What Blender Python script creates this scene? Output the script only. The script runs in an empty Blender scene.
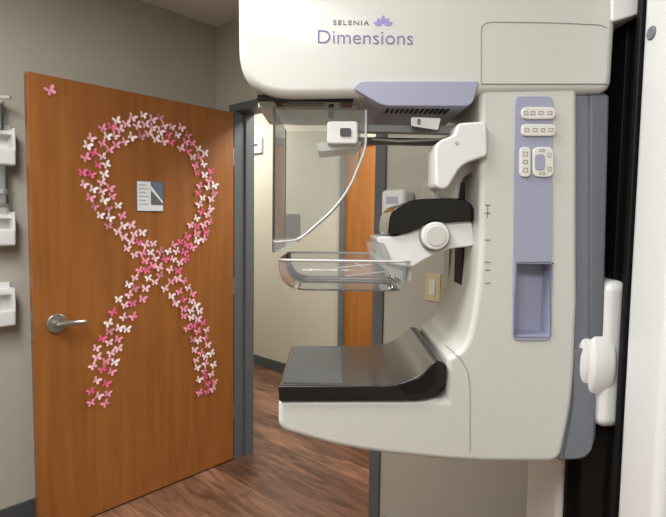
import bpy, bmesh, math, random
from mathutils import Vector, Matrix, Euler
random.seed(7)
scn = bpy.context.scene
scn.view_settings.view_transform = 'Standard'
scn.view_settings.look = 'None'

# ------------------------------------------------------------ camera
F = 510.0
PITCH = math.radians(4.0); ROLL = math.radians(0.8)
EYE = Vector((0, 0, 1.443)); SH = -2.5
cd = bpy.data.cameras.new('camera'); cam = bpy.data.objects.new('camera', cd)
scn.collection.objects.link(cam); scn.camera = cam
cd.sensor_width = 36; cd.lens = F/666*36; cd.shift_y = SH/666; cd.clip_start = 0.02
RC = (Matrix.Rotation(math.radians(90)-PITCH, 3, 'X') @ Matrix.Rotation(ROLL, 3, 'Z'))
cam.matrix_world = Matrix.Translation(EYE) @ RC.to_4x4()

def ray(px, py):
    return RC @ Vector(((px-333)/F, (258.5+SH-py)/F, -1.0))
def U(px, py, Y=1.0):          # survey: elevation point on vertical plane Y
    d = ray(px, py); return EYE + d*(Y/d.y)
ANG = math.radians(-42.3)
CORNER = Vector((-0.715, 3.12, 0))
MR = Matrix.Translation(CORNER) @ Matrix.Rotation(ANG, 4, 'Z')
MRi = MR.inverted()
def RH(px, py, ax, val):       # survey: point on a room plane, room coordinates
    o = MRi @ EYE; d = (MRi.to_3x3()) @ ray(px, py)
    return o + d*((val-o[ax])/d[ax])

# ------------------------------------------------------------ materials
def lin(c):
    return tuple(((x/255)/12.92 if x/255 <= .04045 else ((x/255+.055)/1.055)**2.4) for x in c) + (1,)
def mat(name, col, rough=.5, metal=0, spec=.5, coat=0, noise=0, nscale=8, bump=0, bscale=200):
    m = bpy.data.materials.new(name); m.use_nodes = True
    n = m.node_tree.nodes; l = m.node_tree.links; b = n['Principled BSDF']
    c = lin(col)
    b.inputs['Base Color'].default_value = c
    b.inputs['Roughness'].default_value = rough; b.inputs['Metallic'].default_value = metal
    b.inputs['Specular IOR Level'].default_value = spec; b.inputs['Coat Weight'].default_value = coat
    b.inputs['Coat Roughness'].default_value = .08
    tc = n.new('ShaderNodeTexCoord')
    if noise:
        t = n.new('ShaderNodeTexNoise'); t.inputs['Scale'].default_value = nscale; t.inputs['Detail'].default_value = 4
        l.new(tc.outputs['Object'], t.inputs['Vector'])
        r = n.new('ShaderNodeMixRGB')
        r.inputs[1].default_value = tuple(x*(1-noise) for x in c[:3])+(1,)
        r.inputs[2].default_value = tuple(min(1, x*(1+noise)) for x in c[:3])+(1,)
        l.new(t.outputs['Fac'], r.inputs[0]); l.new(r.outputs[0], b.inputs['Base Color'])
    if bump:
        t2 = n.new('ShaderNodeTexNoise'); t2.inputs['Scale'].default_value = bscale
        l.new(tc.outputs['Object'], t2.inputs['Vector'])
        bp = n.new('ShaderNodeBump'); bp.inputs['Strength'].default_value = bump; bp.inputs['Distance'].default_value = .002
        l.new(t2.outputs['Fac'], bp.inputs['Height']); l.new(bp.outputs['Normal'], b.inputs['Normal'])
    return m

def wood(name, dark, light, scale=(14, 14, .8), rough=.4, coat=0.15):
    m = bpy.data.materials.new(name); m.use_nodes = True
    n = m.node_tree.nodes; l = m.node_tree.links; b = n['Principled BSDF']
    tc = n.new('ShaderNodeTexCoord'); mp = n.new('ShaderNodeMapping'); mp.inputs['Scale'].default_value = scale
    t = n.new('ShaderNodeTexNoise'); t.inputs['Scale'].default_value = 3; t.inputs['Detail'].default_value = 8; t.inputs['Distortion'].default_value = .4
    l.new(tc.outputs['Object'], mp.inputs['Vector']); l.new(mp.outputs[0], t.inputs['Vector'])
    r = n.new('ShaderNodeValToRGB'); r.color_ramp.elements[0].color = lin(dark); r.color_ramp.elements[1].color = lin(light)
    r.color_ramp.elements[0].position = .3; r.color_ramp.elements[1].position = .7
    l.new(t.outputs['Fac'], r.inputs[0]); l.new(r.outputs[0], b.inputs['Base Color'])
    b.inputs['Roughness'].default_value = rough; b.inputs['Coat Weight'].default_value = coat
    return m

def clear(name, tint, haze=.06, hazecol=(200, 205, 205)):
    m = bpy.data.materials.new(name); m.use_nodes = True
    n = m.node_tree.nodes; l = m.node_tree.links; n.clear()
    o = n.new('ShaderNodeOutputMaterial'); tr = n.new('ShaderNodeBsdfTransparent'); tr.inputs[0].default_value = lin(tint)
    gl = n.new('ShaderNodeBsdfGlossy'); gl.inputs['Roughness'].default_value = .04
    lw = n.new('ShaderNodeFresnel'); lw.inputs[0].default_value = 1.5
    df = n.new('ShaderNodeBsdfDiffuse'); df.inputs[0].default_value = lin(hazecol)
    m1 = n.new('ShaderNodeMixShader'); m1.inputs[0].default_value = haze
    m2 = n.new('ShaderNodeMixShader')
    l.new(tr.outputs[0], m1.inputs[1]); l.new(df.outputs[0], m1.inputs[2])
    l.new(lw.outputs[0], m2.inputs[0]); l.new(m1.outputs[0], m2.inputs[1]); l.new(gl.outputs[0], m2.inputs[2])
    l.new(m2.outputs[0], o.inputs[0]); return m

M_wall = mat('wall_paint', (178, 174, 161), .7, noise=.03, nscale=3, bump=.15, bscale=150)
M_hall = mat('hall_wall_paint', (190, 184, 167), .7, noise=.03, nscale=3)
M_base = mat('vinyl_baseboard', (74, 76, 78), .5)
M_frame = mat('frame_paint', (92, 96, 98), .45)
M_door = wood('door_maple', (138, 84, 36), (158, 100, 46), (9, 9, .7), .42, .08)
M_door2 = wood('hall_door_maple', (146, 90, 32), (168, 106, 44), (9, 9, .7), .45, .05)
M_shell = mat('machine_shell', (202, 203, 198), .38, coat=.15)
M_white = mat('machine_white', (222, 223, 222), .35, coat=.2)
M_lav = mat('machine_lavender', (158, 161, 184), .4)
M_lavd = mat('machine_lavender_dark', (120, 122, 142), .4)
M_grey = mat('machine_grey', (114, 119, 129), .45)
M_greyd = mat('machine_grey_dark', (100, 105, 114), .45)
M_black = mat('gloss_black', (3, 3, 4), .06, spec=.5)
M_matblack = mat('matte_black', (13, 13, 14), .6, spec=.25)
M_seam = mat('seam', (138, 137, 130), .7)
M_carbon = mat('carbon_rim', (28, 25, 24), .22, coat=.08, noise=.8, nscale=160)
M_plate = mat('detector_plate', (74, 75, 74), .5, noise=.06, nscale=60)
M_metal = mat('brushed_metal', (190, 187, 182), .32, metal=.9)
M_rail = mat('rail_grey', (120, 120, 120), .35, metal=.4)
M_purple = mat('logo_purple', (118, 110, 168), .5)
M_logo = mat('logo_grey', (80, 80, 90), .5)
M_lilac = mat('logo_lilac', (150, 138, 200), .5)
M_btn = mat('button_white', (220, 220, 214), .4)
M_btnd = mat('button_symbol', (90, 92, 100), .5)
M_clear = clear('clear_acrylic', (238, 240, 238), .15, (212, 215, 211))
M_clear2 = clear('clear_acrylic_thick', (244, 246, 246), .2, (218, 221, 222))
M_edge = clear('acrylic_edge', (190, 192, 192), .8, (222, 223, 222))
M_edged = clear('acrylic_edge_dark', (110, 112, 112), .6, (120, 122, 122))
M_plastic = mat('white_plastic', (222, 224, 222), .35)
M_signw = mat('sign_white', (232, 234, 238), .4)
M_signg = mat('sign_grey', (104, 108, 112), .4)
M_signd = mat('sign_charcoal', (88, 90, 90), .5)
M_signb = mat('sign_blue', (104, 122, 148), .4)
M_ink = mat('ink', (70, 72, 76), .6)
M_inkl = mat('ink_light', (120, 124, 132), .6)
M_label = mat('label_pale', (168, 178, 192), .4)
M_ivory = mat('switch_ivory', (205, 192, 150), .4)
M_green = mat('valve_green', (110, 150, 130), .4)
BUT = [mat('butterfly_white', (252, 234, 236), .6), mat('butterfly_pale_pink', (248, 200, 212), .6),
       mat('butterfly_pink', (242, 152, 178), .6), mat('butterfly_hot_pink', (232, 104, 146), .6),
       mat('butterfly_mauve', (206, 132, 150), .6)]

# floor planks
M_floor = bpy.data.materials.new('wood_plank_floor'); M_floor.use_nodes = True
n = M_floor.node_tree.nodes; l = M_floor.node_tree.links; b = n['Principled BSDF']
tc = n.new('ShaderNodeTexCoord'); br = n.new('ShaderNodeTexBrick')
br.inputs['Scale'].default_value = 1; br.inputs['Brick Width'].default_value = 1.1; br.inputs['Row Height'].default_value = .15
br.inputs['Mortar Size'].default_value = .0015; br.inputs['Color1'].default_value = lin((90, 61, 46)); br.inputs['Color2'].default_value = lin((130, 95, 73))
br.inputs['Mortar'].default_value = lin((48, 34, 27))
l.new(tc.outputs['Object'], br.inputs['Vector'])
mp = n.new('ShaderNodeMapping'); mp.inputs['Scale'].default_value = (1.6, 9, 1)
ns = n.new('ShaderNodeTexNoise'); ns.inputs['Scale'].default_value = 2; ns.inputs['Detail'].default_value = 8; ns.inputs['Distortion'].default_value = 1.2
l.new(tc.outputs['Object'], mp.inputs[0]); l.new(mp.outputs[0], ns.inputs['Vector'])
rp_ = n.new('ShaderNodeValToRGB'); rp_.color_ramp.elements[0].position = .34; rp_.color_ramp.elements[1].position = .66
rp_.color_ramp.elements[0].color = (.5, .47, .45, 1); rp_.color_ramp.elements[1].color = (1.3, 1.28, 1.25, 1)
l.new(ns.outputs['Fac'], rp_.inputs[0])
mx = n.new('ShaderNodeMixRGB'); mx.blend_type = 'MULTIPLY'; mx.inputs[0].default_value = 1
l.new(br.outputs['Color'], mx.inputs[1]); l.new(rp_.outputs[0], mx.inputs[2]); l.new(mx.outputs[0], b.inputs['Base Color'])
b.inputs['Roughness'].default_value = .36

# ceiling tiles
M_ceil = bpy.data.materials.new('ceiling_tile'); M_ceil.use_nodes = True
n = M_ceil.node_tree.nodes; l = M_ceil.node_tree.links; b = n['Principled BSDF']
tc = n.new('ShaderNodeTexCoord'); br = n.new('ShaderNodeTexBrick'); br.offset = 0
br.inputs['Scale'].default_value = 1; br.inputs['Brick Width'].default_value = .61; br.inputs['Row Height'].default_value = .61
br.inputs['Mortar Size'].default_value = .012; br.inputs['Color1'].default_value = lin((230, 229, 225)); br.inputs['Color2'].default_value = lin((224, 223, 219))
br.inputs['Mortar'].default_value = lin((246, 246, 244))
l.new(tc.outputs['Object'], br.inputs['Vector']); l.new(br.outputs['Color'], b.inputs['Base Color']); b.inputs['Roughness'].default_value = .9

# ------------------------------------------------------------ builders
def finish(ob, bevel=0, segs=4, sharp=35, cutter=None):
    if bevel:
        md = ob.modifiers.new('b', 'BEVEL'); md.width = bevel; md.segments = segs; md.limit_method = 'ANGLE'
        md.angle_limit = math.radians(40)
    if cutter:
        for c in cutter:
            mb = ob.modifiers.new('c', 'BOOLEAN'); mb.operation = 'DIFFERENCE'; mb.object = c; mb.solver = 'EXACT'
    if bevel or cutter:
        bpy.context.view_layer.update()
        dg = bpy.context.evaluated_depsgraph_get()
        me = bpy.data.meshes.new_from_object(ob.evaluated_get(dg))
        ob.modifiers.clear(); ob.data = me
    me = ob.data
    for p in me.polygons: p.use_smooth = True
    me.set_sharp_from_angle(angle=math.radians(sharp))
    w = ob.modifiers.new('wn', 'WEIGHTED_NORMAL'); w.keep_sharp = True
    return ob

def put(ob, parent=None, M=None):
    scn.collection.objects.link(ob)
    if M is not None: ob.matrix_world = M
    if parent is not None:
        ob.parent = parent; ob.matrix_parent_inverse = parent.matrix_basis.inverted()
    return ob

def mesh(name, vs, fs, m, parent=None, M=None, bevel=0, segs=4, cutter=None, sharp=35):
    me = bpy.data.meshes.new(name); me.from_pydata([tuple(v) for v in vs], [], fs)
    bm = bmesh.new(); bm.from_mesh(me); bmesh.ops.recalc_face_normals(bm, faces=bm.faces); bm.to_mesh(me); bm.free()
    ob = bpy.data.objects.new(name, me)
    for x in (m if isinstance(m, list) else [m]): me.materials.append(x)
    put(ob, parent, M)
    return finish(ob, bevel, segs, sharp, cutter)

def boxes(name, lst, m, parent=None, M=None, bevel=0, segs=3, cutter=None):
    vs = []; fs = []
    for (x0, x1, y0, y1, z0, z1) in lst:
        k = len(vs)
        vs += [(x0,y0,z0),(x1,y0,z0),(x1,y1,z0),(x0,y1,z0),(x0,y0,z1),(x1,y0,z1),(x1,y1,z1),(x0,y1,z1)]
        fs += [tuple(k+i for i in f) for f in [(0,3,2,1),(4,5,6,7),(0,1,5,4),(1,2,6,5),(2,3,7,6),(3,0,4,7)]]
    return mesh(name, vs, fs, m, parent, M, bevel, segs, cutter)

def fillet(pts, n=7):
    out = []; N = len(pts)
    for i, p in enumerate(pts):
        r = p[2] if len(p) > 2 else 0
        c = Vector(p[:2])
        if r <= 0: out.append((c.x, c.y)); continue
        a = Vector(pts[i-1][:2])-c; b2 = Vector(pts[(i+1) % N][:2])-c
        ra = min(r, a.length*.49); rb = min(r, b2.length*.49)
        A = c+a.normalized()*ra; B = c+b2.normalized()*rb
        for k in range(n+1):
            t = k/n; q = A*(1-t)**2+c*2*t*(1-t)+B*t*t; out.append((q.x, q.y))
    return out

def prism(name, xz, y0, y1, m, parent=None, M=None, bevel=0, segs=4, cutter=None):
    N = len(xz)
    vs = [(x, y0, z) for x, z in xz]+[(x, y1, z) for x, z in xz]
    fs = [tuple(range(N)), tuple(range(2*N-1, N-1, -1))]+[(i, (i+1) % N, N+(i+1) % N, N+i) for i in range(N)]
    return mesh(name, vs, fs, m, parent, M, bevel, segs, cutter)

def PP(name, pts, y0, y1, m, parent=None, bevel=0, segs=4, cutter=None, Yr=None, n=7):
    Yr = y0 if Yr is None else Yr
    q = [U(a, b, Yr) for a, b in fillet(pts, n)]
    return prism(name, [(v.x, v.z) for v in q], y0, y1, m, parent, None, bevel, segs, cutter)

def rrect(x0, y0, x1, y1, r): return [(x0, y0, r), (x1, y0, r), (x1, y1, r), (x0, y1, r)]

def cyl(name, p0, p1, r, m, parent=None, M=None, r1=None, n=40, bevel=0, segs=4):
    p0 = Vector(p0); p1 = Vector(p1); d = (p1-p0).normalized(); r1 = r if r1 is None else r1
    a = d.orthogonal().normalized(); c = d.cross(a)
    vs = []
    for P, R in ((p0, r), (p1, r1)):
        for i in range(n):
            t = 2*math.pi*i/n; vs.append(P+(a*math.cos(t)+c*math.sin(t))*R)
    fs = [tuple(range(n)), tuple(range(2*n-1, n-1, -1))]+[(i, (i+1) % n, n+(i+1) % n, n+i) for i in range(n)]
    return mesh(name, vs, fs, m, parent, M, bevel, segs)

def tube(name, pts, r, m, parent=None, M=None, cyclic=False):
    cu = bpy.data.curves.new(name, 'CURVE'); cu.dimensions = '3D'; cu.bevel_depth = r; cu.bevel_resolution = 3; cu.use_fill_caps = True
    s = cu.splines.new('POLY'); s.points.add(len(pts)-1)
    for i, p in enumerate(pts): s.points[i].co = (p[0], p[1], p[2], 1)
    s.use_cyclic_u = cyclic
    cu.materials.append(m); ob = bpy.data.objects.new(name, cu); return put(ob, parent, M)

def empty(name, loc=(0, 0, 0), M=None):
    e = bpy.data.objects.new(name, None); scn.collection.objects.link(e); e.empty_display_size = .1
    e.matrix_world = M if M is not None else Matrix.Translation(loc); return e

def text(name, s, loc, size, m, parent, width=None, ext=.0004, spacing=1, thin=0):
    cu = bpy.data.curves.new(name, 'FONT'); cu.body = s; cu.size = size; cu.extrude = ext; cu.align_x = 'CENTER'; cu.align_y = 'CENTER'
    cu.space_character = spacing; cu.offset = -thin
    cu.materials.append(m); ob = bpy.data.objects.new(name, cu)
    put(ob, None, Matrix.Translation(loc) @ Matrix.Rotation(math.radians(90), 4, 'X'))
    if width:
        bpy.context.view_layer.update(); k = width/max(ob.dimensions.x, 1e-4)
        ob.matrix_world = ob.matrix_world @ Matrix.Diagonal((k, 1, 1, 1))
    ob.parent = parent; ob.matrix_parent_inverse = parent.matrix_basis.inverted()
    return ob

# ------------------------------------------------------------ room shell (room coordinates, origin = corner)
CE = 2.585; U0, U1 = .20, 1.225
boxes('floor', [(-3, 5, -3.7, 1.6, -.05, 0)], M_floor, M=MR)
boxes('ceiling', [(-3, 5, -3.7, 1.6, CE, CE+.05)], M_ceil, M=MR)
HW = 1.36
boxes('wall_back', [(-3, U0-.03, 0, .12, 0, CE), (U1+.03, 5, 0, .12, 0, CE), (U0-.03, U1+.03, 0, .12, 2.09, CE)], M_wall, M=MR)
boxes('wall_left', [(-.12, 0, -3.6, 0, 0, CE)], M_wall, M=MR)
boxes('wall_right', [(4.2, 4.32, -3.6, 0, 0, CE)], M_wall, M=MR)
boxes('wall_front', [(-.12, 4.32, -3.7, -3.6, 0, CE)], M_wall, M=MR)
boxes('wall_hallway', [(-3, 5, HW, HW+.12, 0, CE)], M_hall, M=MR)
boxes('wall_hallway_end', [(-3, -2.9, .12, HW, 0, CE), (4.9, 5, .12, HW, 0, CE)], M_hall, M=MR)
boxes('baseboard_left', [(0, .012, -3.6, 0, 0, .1)], M_base, M=MR, bevel=.003)
boxes('baseboard_back', [(U1+.08, 4.2, -.012, 0, 0, .1), (.012, U0-.08, -.012, 0, 0, .1)], M_base, M=MR, bevel=.003)
hd = [RH(345, 300, 1, HW).x, 0]; hd[1] = hd[0]+.95
boxes('baseboard_hallway', [(-2.9, hd[0]-.05, HW-.012, HW, 0, .1), (hd[1]+.05, 4.9, HW-.012, HW, 0, .1)], M_base, M=MR, bevel=.003)

# door frame
boxes('trim_door_frame', [(U0-.03, U0, -.002, .122, 0, 2.06), (U1, U1+.03, -.002, .122, 0, 2.06), (U0-.03, U1+.03, -.002, .122, 2.06, 2.09),
      (U0-.05, U0, -.014, -.002, 0, 2.10), (U1, U1+.055, -.014, -.002, 0, 2.10), (U0, U1, -.014, -.002, 2.06, 2.10),
      (U0, U0+.014, .06, .12, 0, 2.06)], M_frame, M=MR)

# open door leaf
door = empty('door_1', M=MR @ Matrix.Translation((U0, 0, 0)))
W0 = -.02; W1 = -1.08
boxes('leaf', [(U0-.045, U0, W1, W0, .008, 2.05)], M_door, door, MR, bevel=.002)
h = RH(56, 323, 0, U0)
boxes('latch_plate', [(U0-.035, U0-.01, W1-.002, W1+.001, h.z-.06, h.z+.06)], M_metal, door, MR)
boxes('hinge', [(U0-.03, U0-.001, W0-.001, W0+.012, z, z+.1) for z in (.25, 1.0, 1.75)], M_metal, door, MR)
dh = empty('door_lever_handle', M=MR @ Matrix.Translation((U0, h.y, h.z)))
e0 = U0+.0005
cyl('rosette', (e0, h.y, h.z), (e0+.014, h.y, h.z), .042, M_metal, dh, MR, bevel=.004)
cyl('spindle', (e0+.01, h.y, h.z), (e0+.055, h.y, h.z), .014, M_metal, dh, MR)
tube('lever', [(e0+.052, h.y-.016, h.z), (e0+.058, h.y+.02, h.z+.003), (e0+.058, h.y+.05, h.z+.002), (e0+.054, h.y+.085, h.z-.001), (e0+.044, h.y+.105, h.z-.005)], .013, M_metal, dh, MR)

# sign on door
sg = empty('door_sign', M=MR @ Matrix.Translation((U0, -.5, 1.5)))
a = RH(136, 181, 0, U0); c = RH(163, 212, 0, U0)
X0 = U0+.0006
y0, y1, z1, z0 = a.y, c.y, a.z+.003, c.z
boxes('plate', [(X0, X0+.004, y0, y1, z0, z1)], M_signg, sg, MR, bevel=.001)
boxes('paper', [(X0+.004, X0+.005, y0+.003, y0+(y1-y0)*.52, z0+.004, z1-.003)], M_signw, sg, MR)
boxes('text_lines', [(X0+.005, X0+.0055, y0+.012, y0+(y1-y0)*(.42 if k % 2 else .34), z1-.022-k*.019, z1-.019-k*.019) for k in range(6)], M_inkl, sg, MR)
ym = y0+(y1-y0)*.52
mesh('picture', [(X0+.0055, ym, z1-.004), (X0+.0055, y1-.004, z1-.004), (X0+.0055, y1-.004, z0+.055)], [(0, 1, 2)], M_signb, sg, MR)
mesh('picture_swoosh', [(X0+.006, ym, z1-.02), (X0+.006, y1-.004, z0+.055), (X0+.006, y1-.004, z0+.042), (X0+.006, ym, z1-.045)], [(0, 1, 2, 3)], M_signw, sg, MR)
boxes('caption', [(X0+.004, X0+.006, ym+.0, y1-.003, z0+.005, z0+.034)], M_signw, sg, MR)

# butterflies in the shape of an awareness ribbon
def wing(side, up):
    if up: pts = [(0, .0), (.08, .3), (.42, .78), (.82, .92), (1.0, .74), (.9, .3), (.45, .02)]
    else: pts = [(0, 0), (.45, .02), (.74, -.14), (.8, -.48), (.56, -.74), (.28, -.62), (.06, -.25)]
    return [(side*x, y) for x, y in pts]
bv = []; bf = []; bmi = []
def butterfly(y, z, s, rot, mi):
    off = random.uniform(0, .004)
    for side in (-1, 1):
        for up in (True, False):
            w = wing(side, up); k = len(bv)
            for x, yy in w:
                lift = .0015+off+abs(x)*s*.3
                X = x*math.cos(rot)-yy*math.sin(rot); Z = x*math.sin(rot)+yy*math.cos(rot)
                bv.append((U0+lift, y+X*s, z+Z*s))
            bf.append(tuple(range(k, k+len(w)))); bmi.append(mi)
def path(pts):
    q = [RH(a, b, 0, U0) for a, b in pts]; q = [Vector((v.y, v.z)) for v in q]; out = []
    for i in range(len(q)-1):
        p0 = q[max(i-1, 0)]; p1 = q[i]; p2 = q[i+1]; p3 = q[min(i+2, len(q)-1)]
        for k in range(12):
            t = k/12
            out.append(.5*((2*p1)+(-p0+p2)*t+(2*p0-5*p1+4*p2-p3)*t*t+(-p0+3*p1-3*p2+p3)*t**3))
    out.append(q[-1]); return out
rib = path([(100, 404), (103, 365), (117, 325), (140, 285), (163, 262), (190, 243), (203, 215), (205, 185), (196, 155), (172, 134),
            (140, 127), (110, 136), (95, 160), (98, 190), (115, 218), (137, 244), (158, 264), (180, 293), (197, 330), (205, 365), (207, 392)])
placed = []
for trial in range(9000):
    i = random.randrange(len(rib)-1); d = rib[i+1]-rib[i]
    nrm = Vector((-d.y, d.x)).normalized()
    p = rib[i]+d*random.random()+nrm*random.uniform(-.057, .057)
    if any((p-q).length < .0385 for q in placed): continue
    placed.append(p)
    butterfly(p.x, p.y, random.uniform(.019, .0235), random.uniform(-.6, .6), random.choices(range(5), (24, 28, 25, 15, 8))[0])
e = RH(50, 91, 0, U0); butterfly(e.y, e.z, .024, .5, 2)
ob = mesh('butterfly_ribbon', bv, bf, BUT, None, MR)
for i, p in enumerate(ob.data.polygons): p.material_index = bmi[i]; p.use_smooth = False

# hallway door
d2 = empty('door_2', M=MR @ Matrix.Translation((hd[0], HW, 0)))
boxes('leaf', [(hd[0], hd[1], HW-.012, HW-.002, 0.01, 2.04)], M_door2, d2, MR)
cyl('rosette', (hd[0]+.88, HW-.012, 1.0), (hd[0]+.88, HW-.03, 1.0), .03, M_metal, d2, MR)
boxes('trim_hallway_door', [(hd[0]-.05, hd[0], HW-.03, HW-.001, 0, 2.09), (hd[1], hd[1]+.05, HW-.03, HW-.001, 0, 2.09), (hd[0], hd[1], HW-.03, HW-.001, 2.04, 2.09)], M_frame, M=MR)
a = RH(281, 214, 1, HW); c = RH(300, 240, 1, HW)
boxes('hallway_sign', [(a.x, c.x, HW-.008, HW, c.z, a.z)], M_signd, M=MR, bevel=.003)
a = RH(249, 139, 1, HW); c = RH(263, 153, 1, HW)
th = empty('thermostat', M=MR @ Matrix.Translation((a.x, HW, a.z)))
boxes('body', [(a.x, c.x, HW-.025, HW, c.z, a.z)], M_plastic, th, MR, bevel=.008)
boxes('screen', [(a.x+.05, c.x-.05, HW-.027, HW-.02, (a.z+c.z)/2-.01, (a.z+c.z)/2+.015)], M_ink, th, MR)

# sanitizer dispenser + switch on door wall
a = RH(384, 191, 1, 0); c = RH(408, 237, 1, 0)
sd = empty('hand_sanitizer_dispenser', M=MR @ Matrix.Translation((a.x, 0, a.z)))
x0 = a.x+.045; x1 = x0+.12
boxes('housing', [(x0, x1, -.085, 0, c.z+.03, a.z)], M_plastic, sd, MR, bevel=.02)
boxes('push_bar', [(x0+.008, x1-.008, -.1, -.03, c.z+.005, c.z+.065)], M_plastic, sd, MR, bevel=.012)
boxes('label', [(x0+.03, x1-.03, -.0865, -.08, a.z-.06, a.z-.03)], M_label, sd, MR, bevel=.002)
boxes('window', [(x0+.04, x1-.04, -.0865, -.08, c.z+.085, c.z+.1)], M_label, sd, MR)
boxes('drip_nozzle', [(x0+.04, x1-.04, -.07, -.04, c.z-.01, c.z+.01)], M_signg, sd, MR)
a = RH(426, 276, 1, 0); c = RH(438, 302, 1, 0)
sw = empty('light_switch', M=MR @ Matrix.Translation((a.x, 0, a.z)))
boxes('wall_plate', [(a.x, a.x+.072, -.006, 0, c.z, c.z+.116)], M_ivory, sw, MR, bevel=.003)
boxes('rocker', [(a.x+.022, a.x+.05, -.01, -.004, c.z+.025, c.z+.091)], M_btn, sw, MR, bevel=.002)

# left wall dispensers
def holder(name, py0, py1, canister=False):
    a = RH(16, py0, 0, .09); c = RH(16, py1, 0, .09)
    e = empty(name, M=MR @ Matrix.Translation((0, a.y, a.z)))
    y1 = a.y; y0 = y1-.24; z0 = c.z; z1 = a.z
    boxes('back_plate', [(0, .012, y0, y1, z0, z1+.02)], M_plastic, e, MR, bevel=.003)
    boxes('tray', [(.01, .09, y0, y1, z0, z0+.075)], M_plastic, e, MR, bevel=.012)
    boxes('cheek', [(.01, .085, y1-.012, y1, z0+.03, z1), (.01, .085, y0, y0+.012, z0+.03, z1)], M_plastic, e, MR, bevel=.004)
    boxes('upper_shelf', [(.01, .07, y0+.01, y1-.01, z1-.03, z1-.012)], M_plastic, e, MR, bevel=.003)
    if canister:
        cyl('canister', (.05, y1-.07, z1-.01), (.05, y1-.07, z1+.1), .035, M_clear2, e, MR)
        cyl('canister_rim', (.05, y1-.07, z1+.1), (.05, y1-.07, z1+.112), .038, M_plastic, e, MR)
        cyl('valve', (.05, y1-.07, z1+.1), (.05, y1-.07, z1+.14), .014, M_green, e, MR)
        tube('nozzle', [(.05, y1-.07, z1+.125), (.1, y1-.02, z1+.125)], .008, M_edge, e, MR)
    return (y0, y1, z0, z1)
A = holder('wall_dispenser', 128, 166, True)
holder('wall_dispenser', 212, 246)
holder('wall_dispenser', 288, 326)
cc = empty('clear_cup_tube', M=MR @ Matrix.Translation((.05, A[1]-.06, A[2]-.1)))
cyl('tube_wall', (.05, A[1]-.06, A[2]-.001), (.05, A[1]-.06, A[2]-.165), .034, M_clear2, cc, MR)
boxes('tube_bracket', [(0, .05, A[1]-.075, A[1]-.045, A[2]-.12, A[2]-.1)], M_plastic, cc, MR)

# ------------------------------------------------------------ mammography machine
mm = empty('mammography_machine', (.6, 1.15, 0))
YN, YF = 1.0, 1.32
XF = U(480, 200, YN).x                      # front plane of the column
ca = U(515, 262, YN); cb = U(550, 337, YN)
cut = boxes('cut', [(ca.x, cb.x, .9, YN+.045, cb.z, ca.z)], M_lav, bevel=.006)
PP('c_arm_body', [(480, 80), (578, 80), (578, 300), (574, 400, 30), (561, 463, 14), (470, 463, 40), (350, 451, 50), (278, 430, 10), (278, 400), (447, 400), (447, 358, 4),
                  (468, 346, 26), (480, 270, 50)], YN, YF, M_shell, mm, bevel=.014, segs=5, cutter=[cut])
PP('c_arm_back', [(570, 92), (609, 92, 6), (606, 250), (599, 360), (597, 442, 12), (588, 460, 8), (558, 462), (570, 330)], YN+.012, YF-.01, M_grey, mm, bevel=.01)
PP('back_cover', [(573, 350, 4), (590, 346, 8), (592, 372, 8), (597, 380), (594, 450, 10), (584, 459, 6), (564, 460, 4), (574, 400)], YN+.006, YF-.01, M_grey, mm, bevel=.005)
PP('back_spine', [(590, 94), (610, 94, 4), (604, 345, 6), (590, 345)], YN+.006, YF-.02, M_greyd, mm, bevel=.006)
# tube head
PP('tube_head', [(237, -60, 40), (622, -60, 30), (615, 60), (613, 92, 14), (268, 98, 30), (238, 76, 30)], YN-.005, YF-.02, M_shell, mm, bevel=.024, segs=6)
hb0 = U(268, 98, YN-.005); hb1 = U(613, 92, YN-.005)
def hz(x): return hb0.z+(hb1.z-hb0.z)*(x-hb0.x)/(hb1.x-hb0.x)
hb = hz(U(300, 97, 1).x)
def XA(px, Y=1.0): return (U(px, 88, Y).x)
PP('lavender_housing', [(352, 88, 6), (360, 81, 4), (479, 81, 2), (472, 106, 8), (383, 106, 8)], YN-.009, YF-.06, M_lav, mm, bevel=.014, segs=6)
vz = U(400, 106, YN-.009).z
boxes('vent_slots', [(XA(388)+k*.0098, XA(388)+k*.0098+.005, YN+.015, YN+.055, vz-.0012, vz+.004) for k in range(13)], M_matblack, mm)
boxes('collimator_slot', [(XA(256), XA(354), YN+.012, YN+.062, hb-.004, hb+.01)], M_black, mm, bevel=.002)
boxes('collimator_window', [(XA(280), XA(325), YN+.028, YN+.045, hb-.006, hb+.01)], M_seam, mm, bevel=.001)
boxes('collimator_plate', [(XA(252), XA(360), YN+.075, YF-.06, hb-.004, hb+.01)], M_shell, mm, bevel=.004)
def seam(name, pts, Y, r=.0008, m=M_seam, cyc=False):
    tube(name, [U(a, b, Y) for a, b in pts], r, m, mm, cyclic=cyc)
seam('seam_upper', [(481, 84), (481, 32), (482, 26), (486, 23), (492, 22), (560, 23), (600, 25), (607, 28)], YN-.0052)
seam('seam_lower', [(481, 84), (609, 84)], YN-.0052, .0012)
seam('seam_foot', [(445, 345), (460, 358), (468, 372), (470, 390), (470, 452)], YN-.0002)
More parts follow.
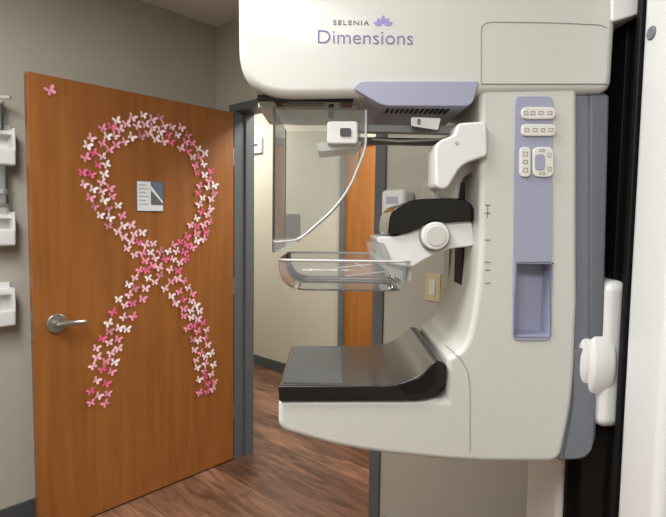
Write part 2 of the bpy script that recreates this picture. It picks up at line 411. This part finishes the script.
# logo
text('logo_text', 'Dimensions', U(365, 38, .9945), .036, M_purple, mm, width=(U(413, 38, .995)-U(318, 38, .995)).length, thin=.0004)
text('logo_small', 'SELENIA', U(351, 23, .9945), .012, M_logo, mm, width=(U(369, 23, .995)-U(333, 23, .995)).length, spacing=1.2)
lc = U(383, 26, .9945)
pv = []; pf = []
for ang, L in ((-70, 20), (-38, 19), (0, 21), (38, 19), (70, 20)):
    t = math.radians(ang); k = len(pv)
    dx = Vector((math.sin(t), 0, math.cos(t))); nx = Vector((math.cos(t), 0, -math.sin(t))); Lm = L/1000
    for s, wv in ((.15, 0), (.45, .16), (.7, .17), (1, 0), (.7, -.17), (.45, -.16)):
        pv.append(lc+dx*Lm*s+nx*Lm*wv*1.1+Vector((0, -abs(ang)*1e-6, 0)))
    pf.append(tuple(range(k, k+6)))
mesh('logo_lotus', pv, pf, M_lilac, mm)

# column lavender panel with recess + buttons
PP('lavender_panel', [(515, 96, 6), (553, 96, 6), (552, 341, 8), (512, 341, 8)], YN-.003, YN+.01, M_lav, mm, bevel=.0015, segs=2, cutter=[cut])
a = ca; b_ = cb
t = .003
boxes('recess_liner', [(a.x, b_.x, YN+.042, YN+.045, b_.z, a.z), (a.x, a.x+t, YN-.002, YN+.045, b_.z, a.z), (b_.x-t, b_.x, YN-.002, YN+.045, b_.z, a.z),
                       (a.x, b_.x, YN-.002, YN+.045, b_.z, b_.z+t), (a.x, b_.x, YN-.002, YN+.045, a.z-t, a.z)], M_lav, mm)
seam('recess_edge', [(515, 262), (550, 262), (550, 337), (515, 337)], YN-.003, .0012, M_lavd, True)
bpy.data.objects.remove(cut)
PP('button_pod_a', rrect(522, 107, 556, 119, 6), YN-.008, YN, M_btn, mm, bevel=.002)
PP('button_pod_b', rrect(522, 124, 556, 136, 5), YN-.008, YN, M_btn, mm, bevel=.002)
PP('button_pod_c', rrect(520, 147, 531, 177, 5), YN-.008, YN, M_btn, mm, bevel=.002)
PP('button_pod_d', rrect(533, 147, 554, 177, 7), YN-.008, YN, M_btn, mm, bevel=.002)
PP('button_pod_d_inner', rrect(535, 154, 545, 170, 4), YN-.0095, YN-.006, M_lav, mm, bevel=.001)
k = 0
for (x, y, w_, h_) in [(526, 113, 4, 3), (533, 113, 4, 3), (541, 113, 4, 3), (550, 113, 4, 3), (527, 130, 4, 3), (535, 130, 4, 3), (543, 130, 3, 3), (551, 130, 4, 3),
                       (525.5, 154, 4, 4), (525.5, 162, 4, 3), (525.5, 170, 4, 4), (549.5, 155, 3, 4), (549.5, 169, 3, 4), (542, 150.5, 5, 2), (542, 173.5, 5, 2)]:
    k += 1
    q = [(x-w_/2, y-h_/2), (x+w_/2, y-h_/2), (x+w_/2, y+h_/2), (x-w_/2, y+h_/2)]
    seam('button_outline_%d' % k, q, YN-.0083, .0005, M_btnd, True)

# ruler and slide slot on the column front
s0 = U(460, 165, 1.16).z; s1 = U(460, 326, 1.16).z
boxes('slide_slot', [(XF-.0015, XF+.01, 1.115, 1.185, s1, s0)], M_matblack, mm)
boxes('slide_groove', [(XF-.001, XF+.01, 1.24, 1.246, s1, s0)], M_seam, mm)
for i, py in enumerate((205, 213, 240, 262, 270, 283)):
    seam('ruler_tick_%d' % i, [(485, py), (490, py)], YN-.0005, .0008, M_btnd)
seam('ruler_line', [(487.5, 205), (487.5, 218)], YN-.0003, .0005, M_btnd)

# detector / breast support
PP('detector_housing', [(278, 386, 2), (392, 386, 14), (420, 376, 12), (436, 360, 5), (447, 364, 5), (447, 384, 12), (428, 401, 14), (279, 402, 3)], YN-.006, YF, M_carbon, mm, bevel=.004, segs=3)
zt = U(300, 386, YN-.006).z; xa = U(283, 386, YN).x; xb = U(388, 386, YN).x
boxes('detector_plate', [(xa, xb, YN+.014, YF-.012, zt-.003, zt+.0012)], M_plate, mm, bevel=.0008)
PP('armrest_fairing', [(398, 385, 6), (420, 378, 8), (437, 361, 3), (434, 386, 8), (420, 394, 8), (404, 394, 6)], YN-.0085, YN-.001, M_black, mm, bevel=.002)

# compression carriage
PP('carriage', [(376, 237, 4), (400, 236, 6), (414, 223, 8), (472, 219, 6), (475, 246, 6), (448, 249, 8), (428, 258, 12), (411, 268, 5), (385, 263, 6)], 1.05, 1.25, M_white, mm, bevel=.008)
PP('carriage_cover', [(388, 234, 2), (390, 210, 18), (412, 199, 12), (462, 198, 9), (474, 205, 6), (475, 221, 2), (432, 224, 4), (406, 234, 5)], 1.042, 1.252, M_black, mm, bevel=.018, segs=8)
kc = U(436, 236, 1.03)
cyl('knob', kc, kc+Vector((0, .025, 0)), .0285, M_white, mm, bevel=.004)
cyl('knob_ring', kc+Vector((0, .012, 0)), kc+Vector((0, .024, 0)), .0315, M_seam, mm)
cyl('knob_face', kc+Vector((0, -.002, 0)), kc+Vector((0, .004, 0)), .021, M_shell, mm, bevel=.002)
boxes('carriage_mount', [(XF-.03, XF+.002, 1.09, 1.22, U(460, 246, 1.16).z, U(460, 210, 1.16).z)], M_white, mm, bevel=.006)

# paddle (clear tub)
PY0, PY1 = 1.03, 1.29
r0 = U(277, 258, PY0); rb_ = U(410, 294, PY0)
def shell(name, x0, x1, y0, y1, z0, z1, m, rad=.03):
    def loop(x0, x1, y0, y1, r):
        return fillet([(x0, y0, r), (x1, y0, r), (x1, y1, r), (x0, y1, r)], 6)
    A = loop(x0, x1, y0, y1, rad)
    H = z1-z0
    rings = [(A, z1)]
    for k in range(1, 9):
        t = k/8; ang = t*math.pi/2
        fx_ = .05*(1-math.cos(ang))**1.3; fy = .03*(1-math.cos(ang))**1.6; fr = .018*(1-math.cos(ang))
        rings.append((loop(x0+fx_, x1-fr, y0+fy, y1-fy, rad*.95), z1-H*math.sin(ang)))
    N = len(A); vs = []; fs = []
    for L, z in rings: vs += [(x, y, z) for x, y in L]
    for r in range(len(rings)-1):
        for i in range(N): fs.append((r*N+i, r*N+(i+1) % N, (r+1)*N+(i+1) % N, (r+1)*N+i))
    fs.append(tuple(range((len(rings)-1)*N, len(rings)*N)))
    mesh(name, vs, fs, m, mm, sharp=60)
    return A
L = shell('paddle', r0.x, rb_.x, PY0, PY1, rb_.z, r0.z-.004, M_clear2)
tube('paddle_rim', [(x, y, r0.z-.004) for x, y in L], .0026, M_edge, mm, cyclic=True)
tube('paddle_base_edge', [(x, y, rb_.z+.003) for x, y in fillet([(r0.x+.04, PY0+.022, .025), (rb_.x-.016, PY0+.022, .02), (rb_.x-.016, PY1-.022, .02), (r0.x+.04, PY1-.022, .025)], 6)], .0016, M_edge, mm, cyclic=True)
PP('paddle_bracket', [(376, 258, 4), (411, 262, 4), (412, 283, 6), (398, 279, 8), (380, 266, 4)], 1.07, 1.24, M_white, mm, bevel=.004)
PP('paddle_clip', [(366, 241, 2), (384, 243, 3), (392, 262, 3), (380, 266, 3), (371, 262, 3)], 1.045, 1.053, M_clear2, mm, bevel=.001)
for i, (p, q_) in enumerate((((335, 268), (372, 264)), ((345, 276), (390, 271)), ((352, 261), (370, 271)))):
    seam('paddle_mark_%d' % i, [p, q_], PY0+.03, .0009, M_white)

# face shield
SY0, SY1 = 1.03, 1.27
sp = fillet([(274, 110), (366, 110), (366, 148, 10), (345, 200, 30), (299, 240, 8), (274, 242, 2)], 8)
q = [U(a, b, SY0) for a, b in sp]
N = len(q)
mesh('shield_side', [(v.x, SY0, v.z) for v in q], [tuple(range(N))], M_clear, mm)
mesh('shield_side_b', [(v.x, SY1, v.z) for v in q], [tuple(range(N))], M_clear, mm)
fx = U(274, 180, SY0).x; ft = U(274, 108, SY0).z; fb = U(274, 252, SY0).z
boxes('shield_front', [(fx-.003, fx, SY0, SY1, fb, ft)], M_clear, mm)
tube('shield_edge', [(v.x, SY0, v.z) for v in q[1:-1]], .0024, M_edge, mm)
tube('shield_edge_b', [(v.x, SY1, v.z) for v in q[1:-1]], .0014, M_edge, mm)
tube('shield_front_edge', [(fx, SY0, ft), (fx, SY0, fb), (fx, SY1, fb), (fx, SY1, ft)], .0018, M_edged, mm)
PP('shield_lip', [(273, 239, 1), (299, 238, 3), (298, 243, 3), (280, 252, 3), (273, 252, 1)], SY0-.002, SY0+.004, M_clear2, mm)
# rails and clips
PP('shield_clip', rrect(327, 121, 358, 144, 4), 1.02, 1.15, M_white, mm, bevel=.004)
PP('shield_clip_label', rrect(340, 128, 351, 136, 2), 1.017, 1.022, M_ink, mm)
PP('shield_clip_foot', [(316, 143, 3), (338, 141, 3), (362, 141, 3), (358, 148, 3), (338, 150, 3), (318, 152, 3)], 1.035, 1.13, M_white, mm, bevel=.003)
tube('shield_clip_arm', [U(331, 119, 1.1), U(331, 104, 1.1)], .006, M_rail, mm)
PP('rail', [(356, 124, 2), (462, 126, 2), (462, 134, 2), (356, 132, 2)], 1.04, 1.06, M_rail, mm, bevel=.002)
PP('rail_b', [(356, 124, 2), (462, 126, 2), (462, 134, 2), (356, 132, 2)], 1.22, 1.24, M_rail, mm, bevel=.002, Yr=1.06)
tube('rail_cable', [U(372, 139, 1.08), U(400, 141, 1.08), U(430, 140, 1.08), U(452, 138, 1.08)], .0025, M_white, mm)
PP('magnification_tag', [(411, 117, 2), (441, 118, 2), (438, 130, 2), (411, 126, 2)], 1.02, 1.024, M_white, mm, bevel=.001)
text('tag_text', '8', U(419, 122, 1.018), .015, M_ink, mm)
PP('upper_bracket', [(457, 123, 6), (487, 121, 6), (488, 156, 5), (474, 160, 10), (461, 166, 8), (447, 190, 8), (436, 188, 6), (435, 142, 10), (456, 134, 6)], .985, 1.07, M_white, mm, bevel=.006)
PP('upper_bracket_hook', [(448, 150, 4), (474, 150, 4), (474, 172, 6), (462, 178, 8), (458, 204, 5), (436, 200, 4), (434, 180, 4)], 1.06, 1.2, M_white, mm, bevel=.006)
seam('bracket_screw', [(457+1.5*math.cos(i), 143+1.5*math.sin(i)) for i in range(6)], .9845, .0006, M_seam, True)

# pivot + gantry
XG = .56
pz1 = U(620, 281, 1.0).z; pz0 = U(620, 430, 1.0).z; pcz = (pz0+pz1)/2
boxes('pivot_block', [(XG-.024, XG+.03, 1.0, 1.3, pz0, pz1)], M_white, mm, bevel=.022, segs=6)
cyl('pivot', (XF+.21, 1.12, pcz-.02), (XG+.01, 1.12, pcz-.02), .12, M_white, mm, bevel=.015, segs=6, n=64)
cyl('pivot_collar', (XG-.045, 1.12, pcz-.02), (XG+.01, 1.12, pcz-.02), .128, M_white, mm, bevel=.012, segs=6, n=64)
boxes('gantry_near_shell', [(XG, .98, .84, .965, 0, 2.1)], M_white, mm, bevel=.02, segs=5)
boxes('gantry_far_shell', [(XG-.005, .9, 1.2, 1.40, 0, pz0+.03)], M_white, mm, bevel=.02, segs=5)
boxes('gantry_core', [(XG+.02, .92, .95, 1.38, .02, 2.05)], M_matblack, mm)
boxes('gantry_track', [(XG+.002, XG+.03, .97, .985, .1, 2.0), (XG+.002, XG+.03, 1.17, 1.185, .1, 2.0), (XG+.01, XG+.03, 1.03, 1.12, .1, 2.0)], M_matblack, mm, bevel=.003)
PP('gantry_cap', [(612, -60, 10), (720, -80, 10), (720, -30, 5), (665, 2, 10), (640, 14, 10), (612, 22, 4)], .99, 1.3, M_white, mm, bevel=.01)
cg = U(652, 33, .93)
cyl('gantry_bolt', (XG-.004, .93, cg.z), (XG+.03, .93, cg.z), .012, M_grey, mm, bevel=.003)
boxes('gantry_base', [(XG-.02, 1.0, .83, 1.42, 0, .08)], M_greyd, mm, bevel=.01)

# ------------------------------------------------------------ lights
def panel(name, u, w, e, sx=1.15, sy=.55, col=(1, .99, .972)):
    f = empty(name, M=MR @ Matrix.Translation((u, w, CE)))
    boxes('frame', [(u-sx/2-.03, u+sx/2+.03, w-sy/2-.03, w-sy/2, CE-.02, CE), (u-sx/2-.03, u+sx/2+.03, w+sy/2, w+sy/2+.03, CE-.02, CE),
                    (u-sx/2-.03, u-sx/2, w-sy/2, w+sy/2, CE-.02, CE), (u+sx/2, u+sx/2+.03, w-sy/2, w+sy/2, CE-.02, CE)], M_plastic, f, MR)
    ld = bpy.data.lights.new(name+'_lamp', 'AREA'); ld.shape = 'RECTANGLE'; ld.size = sx; ld.size_y = sy; ld.energy = e; ld.color = col
    lo = bpy.data.objects.new('lamp', ld); put(lo, f, MR @ Matrix.Translation((u, w, CE-.012)))
panel('ceiling_light', 1.45, -1.9, 50)
panel('ceiling_light', 2.9, -2.7, 52)
panel('ceiling_light', .9, .75, 50, 1.1, .5)
panel('ceiling_light', -1.6, .75, 38, 1.1, .5)
wd = bpy.data.worlds.new('w'); scn.world = wd; wd.use_nodes = True
wd.node_tree.nodes['Background'].inputs[0].default_value = (.5, .5, .5, 1); wd.node_tree.nodes['Background'].inputs[1].default_value = .2
